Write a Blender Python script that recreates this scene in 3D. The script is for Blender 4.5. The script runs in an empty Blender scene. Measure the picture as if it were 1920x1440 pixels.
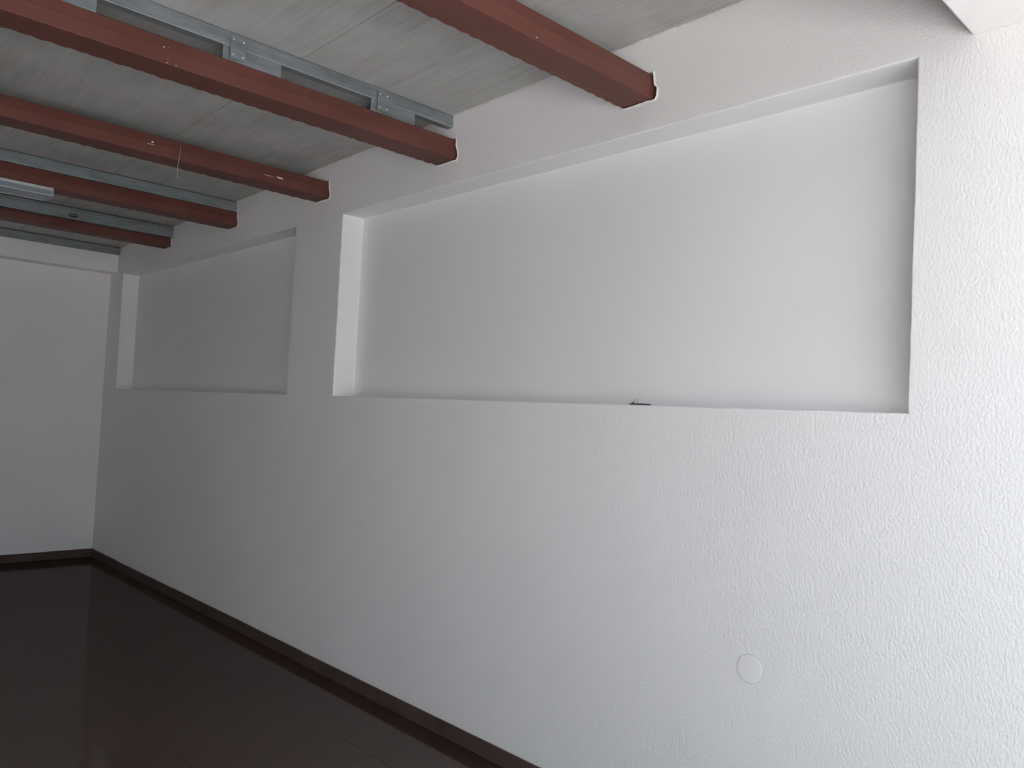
import bpy, bmesh, math, random
from mathutils import Vector, Matrix

random.seed(7)
SC = bpy.context.scene
COL = SC.collection

# ------------------------------------------------------------------ camera
cam_d = bpy.data.cameras.new('camera')
cam_d.sensor_fit = 'HORIZONTAL'
cam_d.sensor_width = 36.0
cam_d.lens = 1506.727 / 1920 * 36.0
cam_d.clip_start = 0.02
cam_d.clip_end = 500
cam = bpy.data.objects.new('camera', cam_d)
COL.objects.link(cam)
YAW, PITCH, ROLL = 0.7633, 0.0388, 0.0489
fw = Vector((math.sin(YAW) * math.cos(PITCH), math.cos(YAW) * math.cos(PITCH), math.sin(PITCH)))
rt = Vector((math.cos(YAW), -math.sin(YAW), 0))
up = rt.cross(fw)
r2 = math.cos(ROLL) * rt + math.sin(ROLL) * up
u2 = -math.sin(ROLL) * rt + math.cos(ROLL) * up
M = Matrix((r2, u2, -fw)).transposed().to_4x4()
M.translation = Vector((-2.4451, 0.0, 1.5))
cam.matrix_world = M
SC.camera = cam

# ------------------------------------------------------------------ daylight
SKY_COL = (0.75, 0.875, 1.0)
SKY_STR = 0.95
SUN_STR = 10.0
world = bpy.data.worlds.new('world')
SC.world = world
world.use_nodes = True
bg = world.node_tree.nodes['Background']
bg.inputs[0].default_value = (*SKY_COL, 1)
bg.inputs[1].default_value = SKY_STR

sun_d = bpy.data.lights.new('sun', 'SUN')
sun_d.energy = SUN_STR
sun_d.angle = 0.01
sun_d.color = (1.0, 0.98, 0.955)
sun = bpy.data.objects.new('sun', sun_d)
COL.objects.link(sun)
# the sun stands behind the building: it lights the yard, not the room
sd = Vector((0.62, -0.15, -0.8)).normalized()
sun.rotation_euler = sd.to_track_quat('-Z', 'Y').to_euler()

SC.view_settings.view_transform = 'Standard'
SC.view_settings.look = 'None'
SC.view_settings.exposure = 1.72
SC.view_settings.gamma = 1.0
SC.view_settings.use_curve_mapping = False
SC.cycles.use_denoising = True
SC.cycles.max_bounces = 16
SC.cycles.diffuse_bounces = 10

# ------------------------------------------------------------------ helpers
def mat(name, base, rough=0.8, metal=0.0, spec=0.5):
    m = bpy.data.materials.new(name)
    m.use_nodes = True
    b = m.node_tree.nodes['Principled BSDF']
    b.inputs['Base Color'].default_value = (*base, 1)
    b.inputs['Roughness'].default_value = rough
    b.inputs['Metallic'].default_value = metal
    b.inputs['Specular IOR Level'].default_value = spec
    return m

def N(m, t, **kw):
    n = m.node_tree.nodes.new(t)
    for k, v in kw.items():
        if k in n.inputs:
            n.inputs[k].default_value = v
        else:
            setattr(n, k, v)
    return n

def L(m, a, b):
    m.node_tree.links.new(a, b)

def coords(m, scale=(1, 1, 1)):
    tc = N(m, 'ShaderNodeTexCoord')
    mp = N(m, 'ShaderNodeMapping')
    mp.inputs['Scale'].default_value = scale
    L(m, tc.outputs['Object'], mp.inputs['Vector'])
    return mp.outputs['Vector']

def bsdf(m):
    return m.node_tree.nodes['Principled BSDF']

def noise(m, vec, scale, detail=3.0, rough=0.5):
    n = N(m, 'ShaderNodeTexNoise', Scale=scale, Detail=detail, Roughness=rough)
    L(m, vec, n.inputs['Vector'])
    return n.outputs['Fac']

def ramp(m, fac, stops):
    r = N(m, 'ShaderNodeValToRGB')
    el = r.color_ramp.elements
    while len(el) < len(stops):
        el.new(0.5)
    for e, (p, c) in zip(el, stops):
        e.position = p
        e.color = (*c, 1)
    L(m, fac, r.inputs['Fac'])
    return r.outputs['Color']

def bump(m, height, strength, dist, prev=None):
    b = N(m, 'ShaderNodeBump', Strength=strength, Distance=dist)
    L(m, height, b.inputs['Height'])
    if prev is not None:
        L(m, prev, b.inputs['Normal'])
    return b.outputs['Normal']

def math_node(m, op, a, b=None):
    n = N(m, 'ShaderNodeMath', operation=op)
    if isinstance(a, (int, float)):
        n.inputs[0].default_value = a
    else:
        L(m, a, n.inputs[0])
    if b is not None:
        if isinstance(b, (int, float)):
            n.inputs[1].default_value = b
        else:
            L(m, b, n.inputs[1])
    return n.outputs[0]

def obj(name, bm, m, parent=None, smooth=False):
    me = bpy.data.meshes.new(name)
    bm.normal_update()
    bm.to_mesh(me)
    bm.free()
    if smooth:
        for p in me.polygons:
            p.use_smooth = True
    me.materials.append(m)
    o = bpy.data.objects.new(name, me)
    COL.objects.link(o)
    if parent is not None:
        o.parent = parent
    return o

def tag(o, label, cat, group=None):
    o['label'] = label
    o['category'] = cat
    if group:
        o['group'] = group
    return o

def struct(o, label=None):
    o['kind'] = 'structure'
    if label:
        o['label'] = label
    return o

def box(bm, x0, x1, y0, y1, z0, z1, bev=0.0):
    v = [bm.verts.new((x, y, z)) for x in (x0, x1) for y in (y0, y1) for z in (z0, z1)]
    fs = [(0, 1, 3, 2), (4, 6, 7, 5), (0, 4, 5, 1), (2, 3, 7, 6), (0, 2, 6, 4), (1, 5, 7, 3)]
    faces = [bm.faces.new([v[i] for i in f]) for f in fs]
    if bev:
        ed = {e for f in faces for e in f.edges}
        bmesh.ops.bevel(bm, geom=list(ed), offset=bev, segments=2, affect='EDGES', profile=0.5)

def prism_x(bm, prof, x0, x1, cap=True):
    """closed profile of (y, z) points swept along x"""
    a = [bm.verts.new((x0, y, z)) for y, z in prof]
    b = [bm.verts.new((x1, y, z)) for y, z in prof]
    n = len(prof)
    for i in range(n):
        j = (i + 1) % n
        bm.faces.new((a[i], a[j], b[j], b[i]))
    if cap:
        bm.faces.new(a[::-1])
        bm.faces.new(b)
    bmesh.ops.recalc_face_normals(bm, faces=bm.faces[:])

def tube(bm, pts, r, seg=8):
    pts = [Vector(p) for p in pts]
    rings = []
    for i, p in enumerate(pts):
        t = (pts[min(i + 1, len(pts) - 1)] - pts[max(i - 1, 0)]).normalized()
        s = t.cross(Vector((0.31, 0.2, 0.93)))
        s.normalize()
        w = t.cross(s)
        rings.append([bm.verts.new(p + r * (math.cos(k * 2 * math.pi / seg) * s + math.sin(k * 2 * math.pi / seg) * w)) for k in range(seg)])
    for a, b in zip(rings, rings[1:]):
        for k in range(seg):
            bm.faces.new((a[k], a[(k + 1) % seg], b[(k + 1) % seg], b[k]))
    bm.faces.new(rings[0][::-1])
    bm.faces.new(rings[-1])

# ------------------------------------------------------------------ materials
def plaster(name, strength, scale, base=(0.875, 0.853, 0.842)):
    m = mat(name, base, 0.85, spec=0.25)
    v = coords(m)
    big = noise(m, v, 1.3, 3)
    c = ramp(m, big, [(0.3, tuple(0.965 * x for x in base)), (0.7, base)])
    L(m, c, bsdf(m).inputs['Base Color'])
    v2 = coords(m, (1.0, 1.0, 0.78))
    n1 = noise(m, v2, scale, 2.0, 0.5)
    L(m, bump(m, n1, strength, 0.005), bsdf(m).inputs['Normal'])
    return m

M_WALL = plaster('textured_white_plaster', 0.42, 115)
M_LINTEL = plaster('lintel_white_plaster', 0.30, 112)
M_NICHE = plaster('smooth_white_plaster', 0.10, 60, (0.872, 0.860, 0.852))
M_BACK = plaster('back_wall_plaster', 0.3, 90)

def ceiling_mat():
    m = mat('grey_cement_board', (0.5, 0.5, 0.48), 0.85, spec=0.2)
    v = coords(m, (1.0, 0.045, 1.0))
    oi = N(m, 'ShaderNodeObjectInfo')
    st = noise(m, v, 60, 5, 0.6)
    st2 = noise(m, coords(m, (1.0, 0.12, 1.0)), 16, 4, 0.6)
    blot = noise(m, coords(m), 2.6, 4, 0.55)
    f = math_node(m, 'ADD', math_node(m, 'MULTIPLY', st, 0.30), math_node(m, 'ADD', math_node(m, 'MULTIPLY', st2, 0.3), math_node(m, 'MULTIPLY', blot, 0.42)))
    f = math_node(m, 'ADD', f, math_node(m, 'MULTIPLY', math_node(m, 'SUBTRACT', oi.outputs['Random'], 0.5), 0.06))
    c = ramp(m, f, [(0.36, (0.36, 0.347, 0.33)), (0.52, (0.465, 0.457, 0.44)), (0.66, (0.53, 0.525, 0.515))])
    L(m, c, bsdf(m).inputs['Base Color'])
    L(m, bump(m, st, 0.12, 0.003), bsdf(m).inputs['Normal'])
    return m
M_CEIL = ceiling_mat()
M_SLAB = mat('roof_underlay', (0.10, 0.10, 0.095), 0.95)
M_STAIN = mat('pale_lime_bloom', (0.72, 0.70, 0.68), 0.9)

def red_mat():
    m = mat('red_oxide_paint', (0.2, 0.07, 0.05), 0.55, spec=0.35)
    v = coords(m, (0.4, 1, 1))
    n = noise(m, v, 9, 4, 0.6)
    c = ramp(m, n, [(0.3, (0.120, 0.040, 0.029)), (0.7, (0.154, 0.056, 0.041))])
    vor = N(m, 'ShaderNodeTexVoronoi', Scale=34.0)
    L(m, coords(m), vor.inputs['Vector'])
    sp = math_node(m, 'LESS_THAN', vor.outputs['Distance'], 0.07)
    sel = N(m, 'ShaderNodeSeparateColor')
    L(m, vor.outputs['Color'], sel.inputs[0])
    sp = math_node(m, 'MULTIPLY', sp, math_node(m, 'GREATER_THAN', sel.outputs[0], 0.965))
    mx = N(m, 'ShaderNodeMix', data_type='RGBA')
    L(m, sp, mx.inputs['Factor'])
    L(m, c, mx.inputs['A'])
    mx.inputs['B'].default_value = (0.6, 0.55, 0.52, 1)
    L(m, mx.outputs['Result'], bsdf(m).inputs['Base Color'])
    L(m, bump(m, noise(m, coords(m), 60, 3), 0.12, 0.003), bsdf(m).inputs['Normal'])
    return m
M_RED = red_mat()

def galv_mat():
    m = mat('galvanised_steel', (0.5, 0.53, 0.55), 0.5, metal=0.55, spec=0.5)
    v = coords(m, (0.05, 1, 1))
    n = noise(m, v, 120, 4, 0.6)
    sp = noise(m, coords(m, (0.35, 1, 1)), 26, 3, 0.6)
    f = math_node(m, 'ADD', math_node(m, 'MULTIPLY', n, 0.5), math_node(m, 'MULTIPLY', sp, 0.5))
    c = ramp(m, f, [(0.35, (0.20, 0.22, 0.235)), (0.65, (0.33, 0.355, 0.37))])
    L(m, c, bsdf(m).inputs['Base Color'])
    L(m, ramp(m, sp, [(0.3, (0.42,) * 3), (0.7, (0.6,) * 3)]), bsdf(m).inputs['Roughness'])
    L(m, bump(m, n, 0.1, 0.001), bsdf(m).inputs['Normal'])
    return m
M_GALV = galv_mat()
M_SCREW = mat('bright_zinc_screw', (0.85, 0.87, 0.9), 0.35, metal=0.15)
M_GLINT = mat('painted_edge_glint', (0.52, 0.54, 0.55), 0.35, metal=0.4)  # paler than the rail: paints the glint of the edge catching sky
M_SHADE = mat('dark_gap_shade', (0.08, 0.085, 0.09), 0.9)  # dark colour painting the flange shadow between rail and boards

def tile_mat(name, a, b, rough, spec=0.22):
    m = mat(name, a, rough, spec=spec)
    v = coords(m)
    oi = N(m, 'ShaderNodeObjectInfo')
    f = math_node(m, 'ADD', noise(m, v, 5, 5, 0.6), math_node(m, 'MULTIPLY', math_node(m, 'SUBTRACT', oi.outputs['Random'], 0.5), 0.15))
    L(m, ramp(m, f, [(0.3, a), (0.7, b)]), bsdf(m).inputs['Base Color'])
    L(m, ramp(m, noise(m, v, 3.5, 4), [(0.35, (rough,) * 3), (0.75, (rough * 1.12,) * 3)]), bsdf(m).inputs['Roughness'])
    return m
M_TILE = tile_mat('dark_brown_polished_tile', (0.037, 0.020, 0.016), (0.046, 0.026, 0.021), 0.5)
_nt = M_TILE.node_tree
_dif = N(M_TILE, 'ShaderNodeBsdfDiffuse')
_glo = N(M_TILE, 'ShaderNodeBsdfGlossy')
_glo.inputs['Color'].default_value = (0.108, 0.104, 0.102, 1)
_glo.inputs['Roughness'].default_value = 0.09
_add = N(M_TILE, 'ShaderNodeAddShader')
L(M_TILE, bsdf(M_TILE).inputs['Base Color'].links[0].from_socket, _dif.inputs['Color'])
L(M_TILE, _dif.outputs[0], _add.inputs[0])
L(M_TILE, _glo.outputs[0], _add.inputs[1])
L(M_TILE, _add.outputs[0], [n for n in _nt.nodes if n.type == 'OUTPUT_MATERIAL'][0].inputs['Surface'])
_nt.nodes.remove(bsdf(M_TILE))
M_SKIRT = tile_mat('dark_brown_skirting_tile', (0.078, 0.050, 0.043), (0.106, 0.073, 0.064), 0.28)
M_GROUT = mat('brown_grout', (0.045, 0.028, 0.023), 0.9)
M_LAMP = mat('off_white_enamel', (0.50, 0.51, 0.51), 0.4)
M_DIFF = mat('frosted_acrylic', (0.24, 0.265, 0.31), 0.25)
M_DARK = mat('dark_weathered_metal', (0.12, 0.118, 0.116), 0.6, metal=0.3)
M_WIRE = mat('grey_wire', (0.16, 0.155, 0.15), 0.5, metal=0.5)
M_WEB = mat('cobweb_thread', (0.55, 0.5, 0.48), 0.9)
M_SPECK = mat('white_paint_fleck', (0.75, 0.70, 0.67), 0.8)
M_COVER = plaster('painted_cover', 0.15, 90)
M_YARD = mat('pale_concrete_yard', (0.42, 0.41, 0.39), 0.9)
v_ = coords(M_YARD)
L(M_YARD, ramp(M_YARD, noise(M_YARD, v_, 1.5, 6), [(0.3, (0.44, 0.435, 0.43)), (0.7, (0.54, 0.535, 0.53))]), bsdf(M_YARD).inputs['Base Color'])

# ------------------------------------------------------------------ dimensions (metres; z up, y into the room, right wall at x = 0)
XL = -6.6            # left wall
YF0, YF1 = -0.58, 0.745   # front wall with the wide opening
YB = 8.091           # back wall
YBU = 7.904          # face of the band on top of the back wall
ZL = 2.634           # underside of the front lintel
ZBU = 2.636
def zc(y):
    return 3.0158 - 0.0189 * y
ZS, ZT = 1.5617, 2.6139
NICHES = [(0.8906, 4.0353), (4.5801, 7.7402)]
DEP = 0.139
ZBM, HBM, WBM = 2.733, 0.1034, 0.146
BEAMS = [1.8541, 3.034, 4.2099, 5.4383, 6.6449]

# ------------------------------------------------------------------ right wall with two shallow niches and ragged beam pockets
def ragged(pts, step, jit):
    out = []
    for i, p in enumerate(pts):
        q = pts[(i + 1) % len(pts)]
        n = max(1, int(math.hypot(q[0] - p[0], q[1] - p[1]) / step))
        for k in range(n):
            t = k / n
            j = 0 if k == 0 else jit
            out.append((p[0] + (q[0] - p[0]) * t + random.uniform(-j, j), p[1] + (q[1] - p[1]) * t + random.uniform(-j, j)))
    return out

def beam_pocket(b):
    z = ZBM
    r = random.uniform
    p = [(b + WBM + 0.004, z - 0.003), (b - 0.012, z - 0.003), (b - 0.019, z + 0.012 + r(-.005, .005)),
         (b - 0.017 + r(-.004, .004), z + 0.038), (b - 0.006, z + 0.052 + r(-.006, .006)), (b - 0.002, z + 0.075),
         (b + 0.002, z + HBM + 0.004), (b + WBM + 0.004, z + HBM + 0.004)]
    return ragged(p, 0.014, 0.0016)

def offset_loop(loop, d):
    cy = sum(p[0] for p in loop) / len(loop)
    cz = sum(p[1] for p in loop) / len(loop)
    out = []
    n = len(loop)
    for i, p in enumerate(loop):
        a, c = loop[i - 1], loop[(i + 1) % n]
        ty, tz = c[0] - a[0], c[1] - a[1]
        l = math.hypot(ty, tz) or 1
        ny, nz = tz / l, -ty / l
        if ny * (p[0] - cy) + nz * (p[1] - cz) < 0:
            ny, nz = -ny, -nz
        out.append((p[0] + ny * d, p[1] + nz * d))
    return out

bm = bmesh.new()
def loop_edges(bm, loop, x=0.0):
    vs = [bm.verts.new((x, y, z)) for y, z in loop]
    es = [bm.edges.new((vs[i], vs[(i + 1) % len(vs)])) for i in range(len(vs))]
    return vs, es
outer = [(YF0, -0.02), (YB + 0.2, -0.02), (YB + 0.2, zc(YB + .2) + 0.03), (YF0, zc(YF0) + 0.03)]
edges = loop_edges(bm, outer)[1]
niche_loops = []
E_ = 0.007
for y0, y1 in NICHES:
    lp = [(y0 - E_, ZS - E_), (y1 + E_, ZS - E_), (y1 + E_, ZT + E_), (y0 - E_, ZT + E_)]
    edges += loop_edges(bm, lp)[1]
pockets = []
for b in BEAMS:
    inner = beam_pocket(b)
    out = offset_loop(inner, 0.007)
    vs, es = loop_edges(bm, out)
    edges += es
    pockets.append((inner, vs))
CY, CZ, CR = 1.3615, 0.7055, 0.0455        # round cover in a shallow seat
seat_loop = [(CY + (CR + .0022) * math.cos(2 * math.pi * k / 48), CZ + (CR + .0022) * math.sin(2 * math.pi * k / 48)) for k in range(48)]
seat_vs, es = loop_edges(bm, seat_loop)
edges += es
bmesh.ops.triangle_fill(bm, edges=edges, use_beauty=True, use_dissolve=False)
seat_b = [bm.verts.new((0.004, y, z)) for y, z in seat_loop]
for i in range(48):
    j = (i + 1) % 48
    bm.faces.new((seat_vs[i], seat_vs[j], seat_b[j], seat_b[i]))
bm.faces.new(seat_b)
for inner, vs in pockets:
    lip = [bm.verts.new((-0.004 + random.uniform(-.0015, .0015), y, z)) for y, z in inner]
    back = [bm.verts.new((0.045, y, z)) for y, z in inner]
    n = len(vs)
    for i in range(n):
        j = (i + 1) % n
        bm.faces.new((vs[i], vs[j], lip[j], lip[i]))
        bm.faces.new((lip[i], lip[j], back[j], back[i]))
    bm.faces.new(back)
bmesh.ops.recalc_face_normals(bm, faces=bm.faces[:])
# outer shell of the wall, behind the niches
box(bm, 0.24, 0.30, YF0, YB + 0.2, -0.02, 3.04)
v4 = [bm.verts.new(p) for p in ((0, YF0, -0.02), (0.24, YF0, -0.02), (0.24, YF0, zc(YF0)), (0, YF0, zc(YF0)))]
bm.faces.new(v4)
wall_r = struct(obj('wall_right', bm, M_WALL), 'long white textured plaster wall with two shallow niches')

def niche(y0, y1):
    """rounded ragged arris, four reveals and the back of one niche"""
    bm = bmesh.new()
    base = [(y0, ZS), (y1, ZS), (y1, ZT), (y0, ZT)]
    samp, nrm = [], []
    step = 0.012
    for i in range(4):
        p, q = base[i], base[(i + 1) % 4]
        ln = math.hypot(q[0] - p[0], q[1] - p[1])
        n = int(ln / step)
        out = [(0, -1), (1, 0), (0, 1), (-1, 0)][i]
        prv = [(0, -1), (1, 0), (0, 1), (-1, 0)][i - 1]
        for k in range(n):
            t = k / n
            samp.append((p[0] + (q[0] - p[0]) * t, p[1] + (q[1] - p[1]) * t))
            nrm.append((out[0] + prv[0], out[1] + prv[1]) if k == 0 else out)
    # (outward offset, x, jitter)
    rings = []
    cum = [0.0] * len(samp)
    a = 0
    for i in range(len(samp)):
        a = a * 0.8 + random.uniform(-1, 1) * 0.6
        cum[i] = a
    for off, x, jit in ((E_, 0.0, 0), (0.0035, 0.0004, 0.0006), (0.0009, 0.0026, 0.0010), (0.0, 0.007, 0.0007), (0.0, 0.05, 0), (0.0, DEP - 0.006, 0), (-0.002, DEP - 0.0015, 0), (-0.008, DEP, 0)):
        ring = []
        for i, ((y, z), (ny, nz)) in enumerate(zip(samp, nrm)):
            o_ = off + jit * cum[i]
            ring.append(bm.verts.new((x, y + ny * o_, z + nz * o_)))
        rings.append(ring)
    n = len(samp)
    for r0, r1 in zip(rings, rings[1:]):
        for i in range(n):
            j = (i + 1) % n
            f = bm.faces.new((r0[i], r0[j], r1[j], r1[i]))
    bm.faces.new(rings[-1])
    bmesh.ops.recalc_face_normals(bm, faces=bm.faces[:])
    return bm
for (y0, y1) in NICHES:
    o = obj('wall_niche', niche(y0, y1), M_NICHE, wall_r)
    o['label'] = 'smooth recessed back and reveals of the niche'

# ------------------------------------------------------------------ back wall: lower face set back under a projecting band
bm = bmesh.new()
prism_x(bm, [(YB, -0.02), (YB, ZBU + 0.004), (YBU + 0.004, ZBU), (YBU, ZBU + 0.006), (YBU, 3.04), (YB + 0.2, 3.04), (YB + 0.2, -0.02)], XL, 0.0)
struct(obj('wall_back', bm, M_BACK), 'white back wall with a slightly projecting upper band')
bm = bmesh.new()
box(bm, XL - 0.25, XL, YF0, YB + 0.2, -0.02, 3.04)
struct(obj('wall_left', bm, M_BACK))
# front wall: lintel over the wide opening and a short pier at the left
bm = bmesh.new()
box(bm, XL, 0.0, YF0, YF1, ZL, 3.3, 0.006)
box(bm, XL, XL + 0.35, YF0, YF1, -0.02, ZL)
struct(obj('wall_front', bm, M_LINTEL), 'white plastered lintel over the wide front opening')

# ------------------------------------------------------------------ ceiling: cement boards with open joints under the roof slab
bm = bmesh.new()
y0, y1 = YF0, YB + 0.2
vs = []
for dz in (0.012, 0.15):
    vs.append([bm.verts.new(p) for p in ((XL - .25, y0, zc(y0) + dz), (0.3, y0, zc(y0) + dz), (0.3, y1, zc(y1) + dz), (XL - .25, y1, zc(y1) + dz))])
bm.faces.new(vs[0][::-1]); bm.faces.new(vs[1])
for i in range(4):
    j = (i + 1) % 4
    bm.faces.new((vs[0][i], vs[0][j], vs[1][j], vs[1][i]))
ceil = struct(obj('ceiling', bm, M_SLAB), 'low sloping ceiling of streaked grey boards')
xs = [-0.004, -0.825, -2.045, -3.265, -4.485, -5.705, XL + 0.003]
ys = [YF1 + 0.002, 3.10, 5.47, YBU - 0.002]
for i in range(len(xs) - 1):
    for j in range(len(ys) - 1):
        bm = bmesh.new()
        g = 0.0012
        xa, xb, ya, yb = xs[i + 1] + g, xs[i] - g, ys[j] + g, ys[j + 1] - g
        dz = random.uniform(-0.0008, 0.0008)
        lo = [bm.verts.new((x, y, zc(y) + dz)) for x, y in ((xa, ya), (xb, ya), (xb, yb), (xa, yb))]
        hi = [bm.verts.new((v.co.x, v.co.y, zc(v.co.y) + 0.0115)) for v in lo]
        bm.faces.new(lo[::-1]); bm.faces.new(hi)
        for k in range(4):
            l_ = (k + 1) % 4
            bm.faces.new((lo[k], lo[l_], hi[l_], hi[k]))
        bmesh.ops.bevel(bm, geom=[e for e in bm.edges if all(v in lo for v in e.verts)], offset=0.0012, segments=1, affect='EDGES')
        obj('ceiling_board', bm, M_CEIL, ceil)
# plaster smeared on the boards along the wall
bm = bmesh.new()
y = 1.0
while y < 4.2:
    ln = random.uniform(0.02, 0.09)
    if random.random() < 0.55:
        n = 8
        row0, row1 = [], []
        for k in range(n + 1):
            yy = y + ln * k / n
            w = math.sin(math.pi * k / n) * random.uniform(0.004, 0.011)
            row0.append(bm.verts.new((0.0, yy, zc(yy) - 0.004 * math.sin(math.pi * k / n))))
            row1.append(bm.verts.new((-0.002 - w, yy, zc(yy) + 0.001)))
        for k in range(n):
            bm.faces.new((row0[k], row0[k + 1], row1[k + 1], row1[k]))
    y += ln + random.uniform(0.0, 0.12)
o = obj('plaster_smear', bm, M_SPECK, ceil)
o['label'] = 'ragged plaster smear where boards meet the wall'

# ------------------------------------------------------------------ floor of polished tiles
bm = bmesh.new()
box(bm, XL, 0.0, YF0, YB, -0.06, -0.003)
floor = struct(obj('floor', bm, M_GROUT), 'dark brown polished tile floor mirroring the walls')
T = 0.645
ty = [2.92 + T * k for k in range(-4, 9)]
ty = [YF0] + [t for t in ty if YF0 + .05 < t < YB - .05] + [YB]
tx = [0.0] + [-(0.38 + T * k) for k in range(12) if 0.38 + T * k < -XL - .05] + [XL]
for i in range(len(tx) - 1):
    for j in range(len(ty) - 1):
        bm = bmesh.new()
        g = 0.0005
        dz = random.uniform(-0.0001, 0.0001)
        box(bm, tx[i + 1] + g, tx[i] - g, ty[j] + g, ty[j + 1] - g, -0.003, dz)
        top = [e for e in bm.edges if all(v.co.z > -0.002 for v in e.verts)]
        bmesh.ops.bevel(bm, geom=top, offset=0.0004, segments=1, affect='EDGES')
        obj('floor_tile', bm, M_TILE, floor)

# skirting tiles along the right and back walls
HS = 0.0745
bm = bmesh.new()
box(bm, -0.004, 0.0, YF0, YB, 0.0, HS - 0.004)
sk_r = struct(obj('baseboard_right', bm, M_GROUT))
for j in range(len(ty) - 1):
    bm = bmesh.new()
    dz, dx = random.uniform(-0.0025, 0.0025), random.uniform(-0.0012, 0.0012)
    box(bm, -0.0105 + dx, -0.003, ty[j] + 0.0012, ty[j + 1] - 0.0012, 0.0006, HS + dz, 0.0018)
    obj('skirting_tile', bm, M_SKIRT, sk_r)
bm = bmesh.new()
box(bm, XL, -0.011, YB - 0.004, YB, 0.0, HS - 0.004)
sk_b = struct(obj('baseboard_back', bm, M_GROUT))
for i in range(len(tx) - 1):
    bm = bmesh.new()
    dz = random.uniform(-0.002, 0.002)
    box(bm, tx[i + 1] + 0.0012, (tx[i] if i else -0.012) - 0.0012, YB - 0.0105, YB - 0.003, 0.0006, HS + dz, 0.0018)
    obj('skirting_tile', bm, M_SKIRT, sk_b)

# ------------------------------------------------------------------ red steel beams
def beam(b, label):
    z0, z1, y0, y1 = ZBM, ZBM + HBM, b, b + WBM
    zm = z0 + HBM * 0.52
    r = 0.004
    prof = [(y0 + r, z0), (y0 + .001, z0 + .0012), (y0, z0 + r), (y0, zm - .001), (y0 + .0015, zm + .003), (y0 + .011, z1 - r), (y0 + .013 + r, z1),
            (y1 - .013 - r, z1), (y1 - .011, z1 - r), (y1 - .0015, zm + .003), (y1, zm - .001), (y1, z0 + r), (y1 - r, z0)]
    bm = bmesh.new()
    prism_x(bm, prof, XL, 0.04)
    o = tag(obj('steel_beam', bm, M_RED), label, 'beam', 'red roof beams')
    o['kind'] = 'thing'
    # stitch-weld drips that make the lower edges wavy
    for (yy, amp, sgn) in ((y1 - .003, 0.0068, 1), (y0 + .003, 0.0034, -1)):
        bm = bmesh.new()
        rings = []
        x = XL
        while x < 0.0:
            ln = random.uniform(0.03, 0.085)          # one weld stitch
            big = random.uniform(0.45, 1.0)
            m_ = 5
            for q in range(m_):
                t_ = q / m_
                s_ = amp * (0.35 + 0.65 * big * math.sin(math.pi * min(1, t_ * 1.6 + 0.12)) ** 0.6 * random.uniform(0.8, 1.1))
                cx = min(x + ln * t_, 0.0)
                rings.append([bm.verts.new((cx, yy + sgn * 0.001 + s_ * math.cos(t), z0 + 0.0025 + s_ * 0.75 * math.sin(t))) for t in (0, 1.05, 2.1, 3.14, 4.19, 5.24)])
            x += ln
        for r0, r1 in zip(rings, rings[1:]):
            for k in range(6):
                bm.faces.new((r0[k], r0[(k + 1) % 6], r1[(k + 1) % 6], r1[k]))
        bmesh.ops.recalc_face_normals(bm, faces=bm.faces[:])
        obj('weld_bead', bm, M_RED, o, True)
    return o
names = ['red steel roof beam nearest the viewer, its end above the large niche',
         'red steel roof beam directly under the riveted galvanised stubs',
         'red steel roof beam with white paint smudge, ending left of the large niche',
         'red steel roof beam carrying the white batten lamp',
         'red steel roof beam farthest back, behind the slotted galvanised rail']
beams = [beam(b, n) for b, n in zip(BEAMS, names)]

def fleck(parent, x, y, z, w, h, name='paint_fleck', facing='y'):
    bm = bmesh.new()
    n = 9
    c = bm.verts.new((x, y - 0.0012, z))
    vs = []
    for k in range(n):
        t = 2 * math.pi * k / n
        rr = random.uniform(0.55, 1.0)
        vs.append(bm.verts.new((x + w * rr * math.cos(t), y + 0.0002, z + h * rr * math.sin(t))))
    for k in range(n):
        bm.faces.new((c, vs[k], vs[(k + 1) % n]))
    bmesh.ops.recalc_face_normals(bm, faces=bm.faces[:])
    o = obj(name, bm, M_SPECK, parent)
    return o
fleck(beams[0], -0.635, BEAMS[0], 2.7415, .005, .003)
fleck(beams[1], -1.399, BEAMS[1] + .0022, 2.793, .006, .003)
fleck(beams[1], -1.385, BEAMS[1], 2.739, .004, .003)
fleck(beams[1], -1.352, BEAMS[1], 2.738, .004, .003)
fleck(beams[1], -0.818, BEAMS[1] + .0018, 2.790, .004, .002)
fleck(beams[2], -1.019, BEAMS[2] + .0020, 2.792, .008, .010)
fleck(beams[2], -1.03, BEAMS[2], 2.781, .030, .0025, 'paint_smudge')
fleck(beams[2], -0.316, BEAMS[2], 2.779, .030, .009, 'paint_smudge')
fleck(beams[2], -0.39, BEAMS[2], 2.776, .05, .002, 'paint_smudge')
bm = bmesh.new()
tube(bm, [(-0.879, BEAMS[2] - .001, 2.806), (-0.881, BEAMS[2] - .004, 2.77), (-0.885, BEAMS[2] - .004, 2.735), (-0.888, BEAMS[2] + .0, 2.69), (-0.887, BEAMS[2] + .0, 2.64)], 0.0009, 5)
obj('cobweb_strand', bm, M_WEB, beams[2])

# ------------------------------------------------------------------ galvanised rails under the boards
def channel(bm, y0, w, z0, h, x0, x1, t=0.0018, lip=0.012):
    """C rail: web towards the viewer, flanges going back, small return lips"""
    zt = z0 + h
    prof = [(y0, z0), (y0, zt), (y0 + w, zt), (y0 + w, zt - lip), (y0 + w - t, zt - lip), (y0 + w - t, zt - t), (y0 + t, zt - t),
            (y0 + t, z0 + t), (y0 + w - t, z0 + t), (y0 + w - t, z0 + lip), (y0 + w, z0 + lip), (y0 + w, z0)]
    prism_x(bm, prof, x0, x1)

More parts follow.
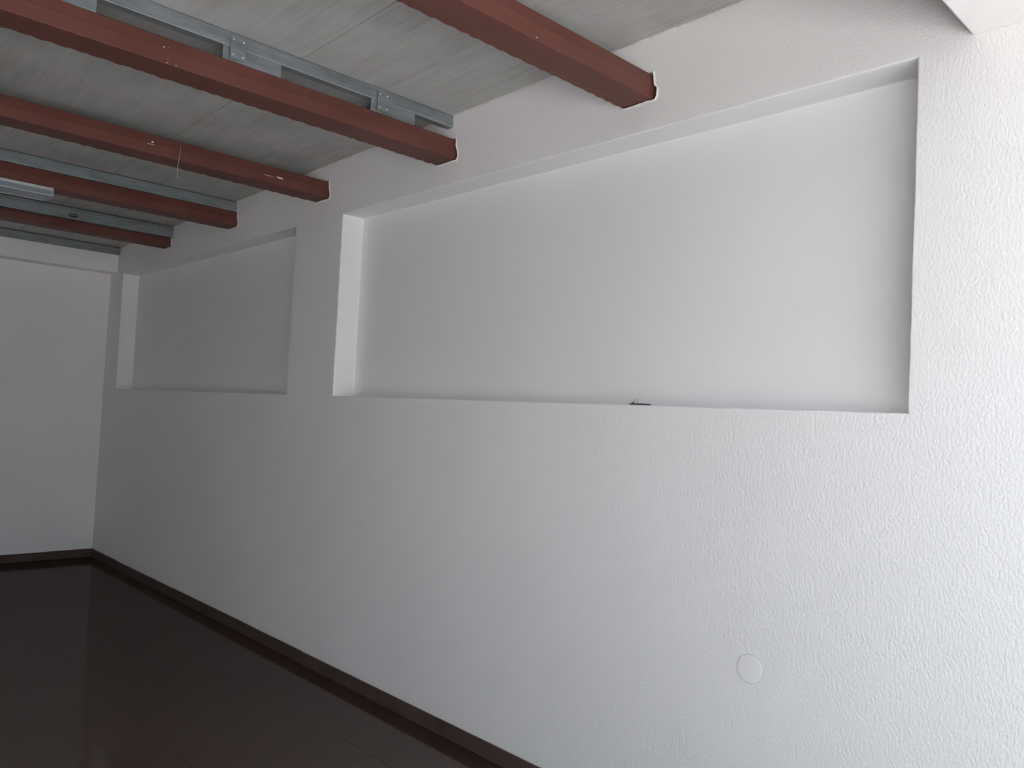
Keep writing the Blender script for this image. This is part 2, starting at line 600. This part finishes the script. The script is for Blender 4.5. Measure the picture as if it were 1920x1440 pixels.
def screw(parent, x, y, z, r=0.0035):
    bm = bmesh.new()
    prev = None
    for rr, yy in ((r, 0), (r, -.001), (r * .75, -.0024), (r * .3, -.003)):
        ring = [bm.verts.new((x + rr * math.cos(k * math.pi / 4), y + yy, z + rr * math.sin(k * math.pi / 4))) for k in range(8)]
        if prev:
            for k in range(8):
                bm.faces.new((prev[k], prev[(k + 1) % 8], ring[(k + 1) % 8], ring[k]))
        prev = ring
    bm.faces.new(prev)
    bmesh.ops.recalc_face_normals(bm, faces=bm.faces[:])
    return obj('screw', bm, M_SCREW, parent, True)

# rail above the second beam, held by short stub posts
Y2 = 3.062
zt2 = zc(Y2) - 0.001
rail = bpy.data.objects.new('galvanised_rail', None)
rail.location = (0, 0, 0)
COL.objects.link(rail)
tag(rail, 'galvanised ceiling rail on riveted stubs above a red beam', 'rail', 'galvanised rails under the ceiling')
def rail_bm(y, z0, z1, x0, x1, w=0.041):
    bm = bmesh.new()
    channel(bm, y, w, z0, z1 - z0, x0, x1)
    return bm
obj('rail_channel', rail_bm(Y2, 2.897, zt2 - 0.004, XL + 0.01, -0.004), M_GALV, rail)
bm = bmesh.new()
box(bm, XL + 0.01, -0.004, Y2 - 0.0022, Y2 - 0.0002, 2.8965, 2.8990)
obj('rolled_edge_glint', bm, M_GLINT, rail)  # rail edge with its sky glint put into the colour
bm = bmesh.new()
box(bm, XL + 0.01, -0.004, Y2 + 0.004, Y2 + 0.034, zt2 - 0.004, zt2 - 0.0003)
obj('shade_strip', bm, M_SHADE, rail)  # added dark strip standing in for the shadow above the rail
stubs = [(-0.478, -0.232), (-1.167, -0.918), (-1.872, -1.626), (-2.57, -2.32), (-3.27, -3.02), (-3.97, -3.72), (-4.67, -4.42), (-5.37, -5.12), (-6.07, -5.82)]
for k, (xa, xb) in enumerate(stubs):
    bm = bmesh.new()
    zb = ZBM + HBM + 0.0005
    zt_ = 2.935
    # hollow stub: front web and back web joined by top and bottom, open at both ends
    t = 0.0018
    ya, yb = Y2 + 0.003, Y2 + 0.060
    box(bm, xa, xb, ya, ya + t, zb, 2.8965)
    box(bm, xa, xb, yb - t, yb, zb, 2.8965)
    box(bm, xa, xb, ya, yb, zb, zb + t)
    box(bm, xa, xb, ya - 0.002, ya + .002, zb, zb + 0.0025)
    st = obj('stub_post', bm, M_GALV, rail)
    bm = bmesh.new()
    px = xa + 0.026 if k else xa + 0.030
    w = 0.064 if k != 0 else 0.10
    za, zb_ = 2.853, 2.941
    box(bm, px, px + w, Y2 - 0.0062, Y2 - 0.0035, za, zb_, 0.0008)
    pl = obj('splice_plate', bm, M_GALV, rail)
    for dx in (0.011, w - 0.011 if k else 0.05):
        for z in (za + 0.013, zb_ - 0.014):
            screw(pl, px + dx, Y2 - 0.0062, z)

def single_rail(name_label, y, z0, z1, w=0.041, hole=None, screws=(), seam=True):
    bm = bmesh.new()
    if hole is None:
        channel(bm, y, w, z0, z1 - z0, XL + 0.01, -0.004)
    else:
        # web with an oblong service hole, plus flanges
        hx0, hx1, hz, hr = hole
        ed = []
        outer = [(XL + .01, z0), (-0.004, z0), (-0.004, z1), (XL + .01, z1)]
        vs = [bm.verts.new((a, y, c)) for a, c in outer]
        ed += [bm.edges.new((vs[i], vs[(i + 1) % 4])) for i in range(4)]
        hl = []
        for k in range(9):
            t = -math.pi / 2 + math.pi * k / 8
            hl.append((hx1 - hr + hr * math.cos(t), hz + hr * math.sin(t)))
        for k in range(9):
            t = math.pi / 2 + math.pi * k / 8
            hl.append((hx0 + hr + hr * math.cos(t), hz + hr * math.sin(t)))
        hv = [bm.verts.new((a, y, c)) for a, c in hl]
        ed += [bm.edges.new((hv[i], hv[(i + 1) % len(hv)])) for i in range(len(hv))]
        bmesh.ops.triangle_fill(bm, edges=ed, use_beauty=True)
        hb = [bm.verts.new((a, y + .0018, c)) for a, c in hl]
        for i in range(len(hv)):
            j = (i + 1) % len(hv)
            bm.faces.new((hv[i], hv[j], hb[j], hb[i]))
        box(bm, XL + .01, -0.004, y, y + w, z1 - .0018, z1)
        box(bm, XL + .01, -0.004, y, y + w, z0, z0 + .0018)
        # rolled shoulder under the boards
        box(bm, XL + .01, -0.004, y - .012, y, z1 - .022, z1 - .018, .0008)
    o = obj('galvanised_rail', bm, M_GALV)
    bm = bmesh.new()
    box(bm, XL + 0.01, -0.004, y + 0.006, y + w - 0.006, z1, zc(y + w) - 0.001)
    obj('shade_strip', bm, M_SHADE, o)  # painted shadow line under the boards, as a recessed dark strip
    tag(o, name_label, 'rail', 'galvanised rails under the ceiling')
    for x, z in screws:
        screw(o, x, y - 0.0002, z, 0.005)
    return o
single_rail('plain galvanised ceiling rail above the beam with the batten lamp', 5.448, ZBM + HBM + 0.001, zc(5.448) - 0.009)
single_rail('galvanised ceiling rail with one oblong slot, before the farthest red beam', 6.598, 2.797, zc(6.598) - 0.008,
            hole=(-0.775, -0.703, 2.830, 0.0145), screws=((-0.923, 2.824), (-0.148, 2.817), (-1.62, 2.822), (-2.4, 2.82)))
single_rail('plain galvanised ceiling rail fixed along the back wall band', 7.858, 2.799, zc(7.858) - 0.008)

# ------------------------------------------------------------------ unlit batten lamp under the fourth beam
lamp = bpy.data.objects.new('batten_lamp', None)
COL.objects.link(lamp)
tag(lamp, 'unlit white batten lamp under a red beam at the left edge', 'lamp')
LX1, LX0 = -1.170, -2.40
ly0, ly1 = 5.402, 5.588
zt_, zb_ = ZBM - 0.0045, 2.680
bm = bmesh.new()
box(bm, LX0, LX1, ly0, ly1, zt_ - 0.018, zt_, 0.002)
obj('lamp_body', bm, M_LAMP, lamp)
bm = bmesh.new()
prism_x(bm, [(ly0 + .008, zt_ - .0185), (ly0 + .008, zb_ + .004), (ly0 + .016, zb_ + .0005), (0.5 * (ly0 + ly1), zb_ - 0.002), (ly1 - .016, zb_ + .0005), (ly1 - .008, zb_ + .004), (ly1 - .008, zt_ - .0185)], LX0, LX1)
obj('diffuser', bm, M_DIFF, lamp)
for yy in (ly0 + .001, ly1 - .009):
    bm = bmesh.new()
    box(bm, LX0, LX1, yy, yy + .008, zb_ - 0.001, zb_ + 0.004, 0.0008)
    obj('lower_rim', bm, M_LAMP, lamp)
for xa, xb in ((LX1, LX1 + 0.006), (LX0 - 0.006, LX0)):
    bm = bmesh.new()
    box(bm, xa, xb, ly0 - 0.001, ly1 + 0.001, zb_ - 0.002, zt_, 0.001)
    obj('end_cap', bm, M_LAMP, lamp)

# ------------------------------------------------------------------ round painted cover low on the wall
bm = bmesh.new()
cy, cz, R_ = CY, CZ, CR
prev = None
seg = 48
for rr, x in ((R_ + .0004, 0.0039), (R_, -0.0006), (R_ - .0012, -0.0014), (R_ - .006, -0.0017), (R_ * .5, -0.0020)):
    ring = [bm.verts.new((x, cy + rr * math.cos(2 * math.pi * k / seg), cz + rr * math.sin(2 * math.pi * k / seg))) for k in range(seg)]
    if prev:
        for k in range(seg):
            bm.faces.new((prev[k], prev[(k + 1) % seg], ring[(k + 1) % seg], ring[k]))
    prev = ring
bm.faces.new(prev)
bmesh.ops.recalc_face_normals(bm, faces=bm.faces[:])
tag(obj('junction_box_cover', bm, M_COVER, smooth=False), 'round white painted cover plate low on the textured wall', 'cover plate')

# ------------------------------------------------------------------ small dark metal strip on the niche sill
clip = bpy.data.objects.new('metal_strip', None)
COL.objects.link(clip)
tag(clip, 'small dark metal strip with a wire loop on the niche sill', 'metal strip')
bm = bmesh.new()
n = 12
rows = []
for k in range(n + 1):
    t = k / n
    y = 1.911 - 0.095 * t
    h = (0.0050 + 0.0026 * math.sin(math.pi * (0.1 + 0.8 * t))) if 0 < t < 1 else 0.0050
    w = 0.012
    x0 = 0.0075 + 0.001 * math.sin(5 * t)
    rows.append([bm.verts.new(p) for p in ((x0, y, ZS + .0004), (x0, y, ZS + h * .8), (x0 + .002, y, ZS + h), (x0 + w, y, ZS + h), (x0 + w, y, ZS + .0004))])
for a, b in zip(rows, rows[1:]):
    for k in range(5):
        bm.faces.new((a[k], a[(k + 1) % 5], b[(k + 1) % 5], b[k]))
bm.faces.new(rows[0]); bm.faces.new(rows[-1][::-1])
bmesh.ops.recalc_face_normals(bm, faces=bm.faces[:])
obj('strip', bm, M_DARK, clip)
bm = bmesh.new()
box(bm, 0.010, 0.018, 1.893, 1.902, ZS + 0.004, ZS + 0.011, 0.001)
obj('clip_block', bm, M_DARK, clip)
bm = bmesh.new()
tube(bm, [(0.014, 1.884 + 0.0095 * math.cos(t), ZS + 0.006 + 0.0145 * math.sin(t)) for t in [math.pi * k / 12 for k in range(13)]], 0.0008, 6)
obj('wire_loop', bm, M_WIRE, clip, True)

# ------------------------------------------------------------------ unseen yard added in front of the opening to bounce daylight in
bm = bmesh.new()
g = [bm.verts.new(p) for p in ((-60, -80, -0.03), (60, -80, -0.03), (60, YF0, -0.03), (-60, YF0, -0.03))]
bm.faces.new(g)
struct(obj('ground', bm, M_YARD), 'added unseen pale concrete yard, bouncing daylight into the opening')

# unseen dark wall added across the yard to cut daylight deep inside
M_BLOCKER = mat('dark_blocker', (0.12, 0.115, 0.11), 0.95)
L(M_BLOCKER, ramp(M_BLOCKER, noise(M_BLOCKER, coords(M_BLOCKER), 3.0, 6), [(0.3, (0.075, 0.075, 0.07)), (0.7, (0.12, 0.118, 0.112))]), bsdf(M_BLOCKER).inputs['Base Color'])
bm = bmesh.new()
box(bm, -40, 40, -7.4, -7.0, -0.03, 2.3)
struct(obj('wall_yard_blocker', bm, M_BLOCKER), 'added unseen dark wall across the yard, holding back low daylight')
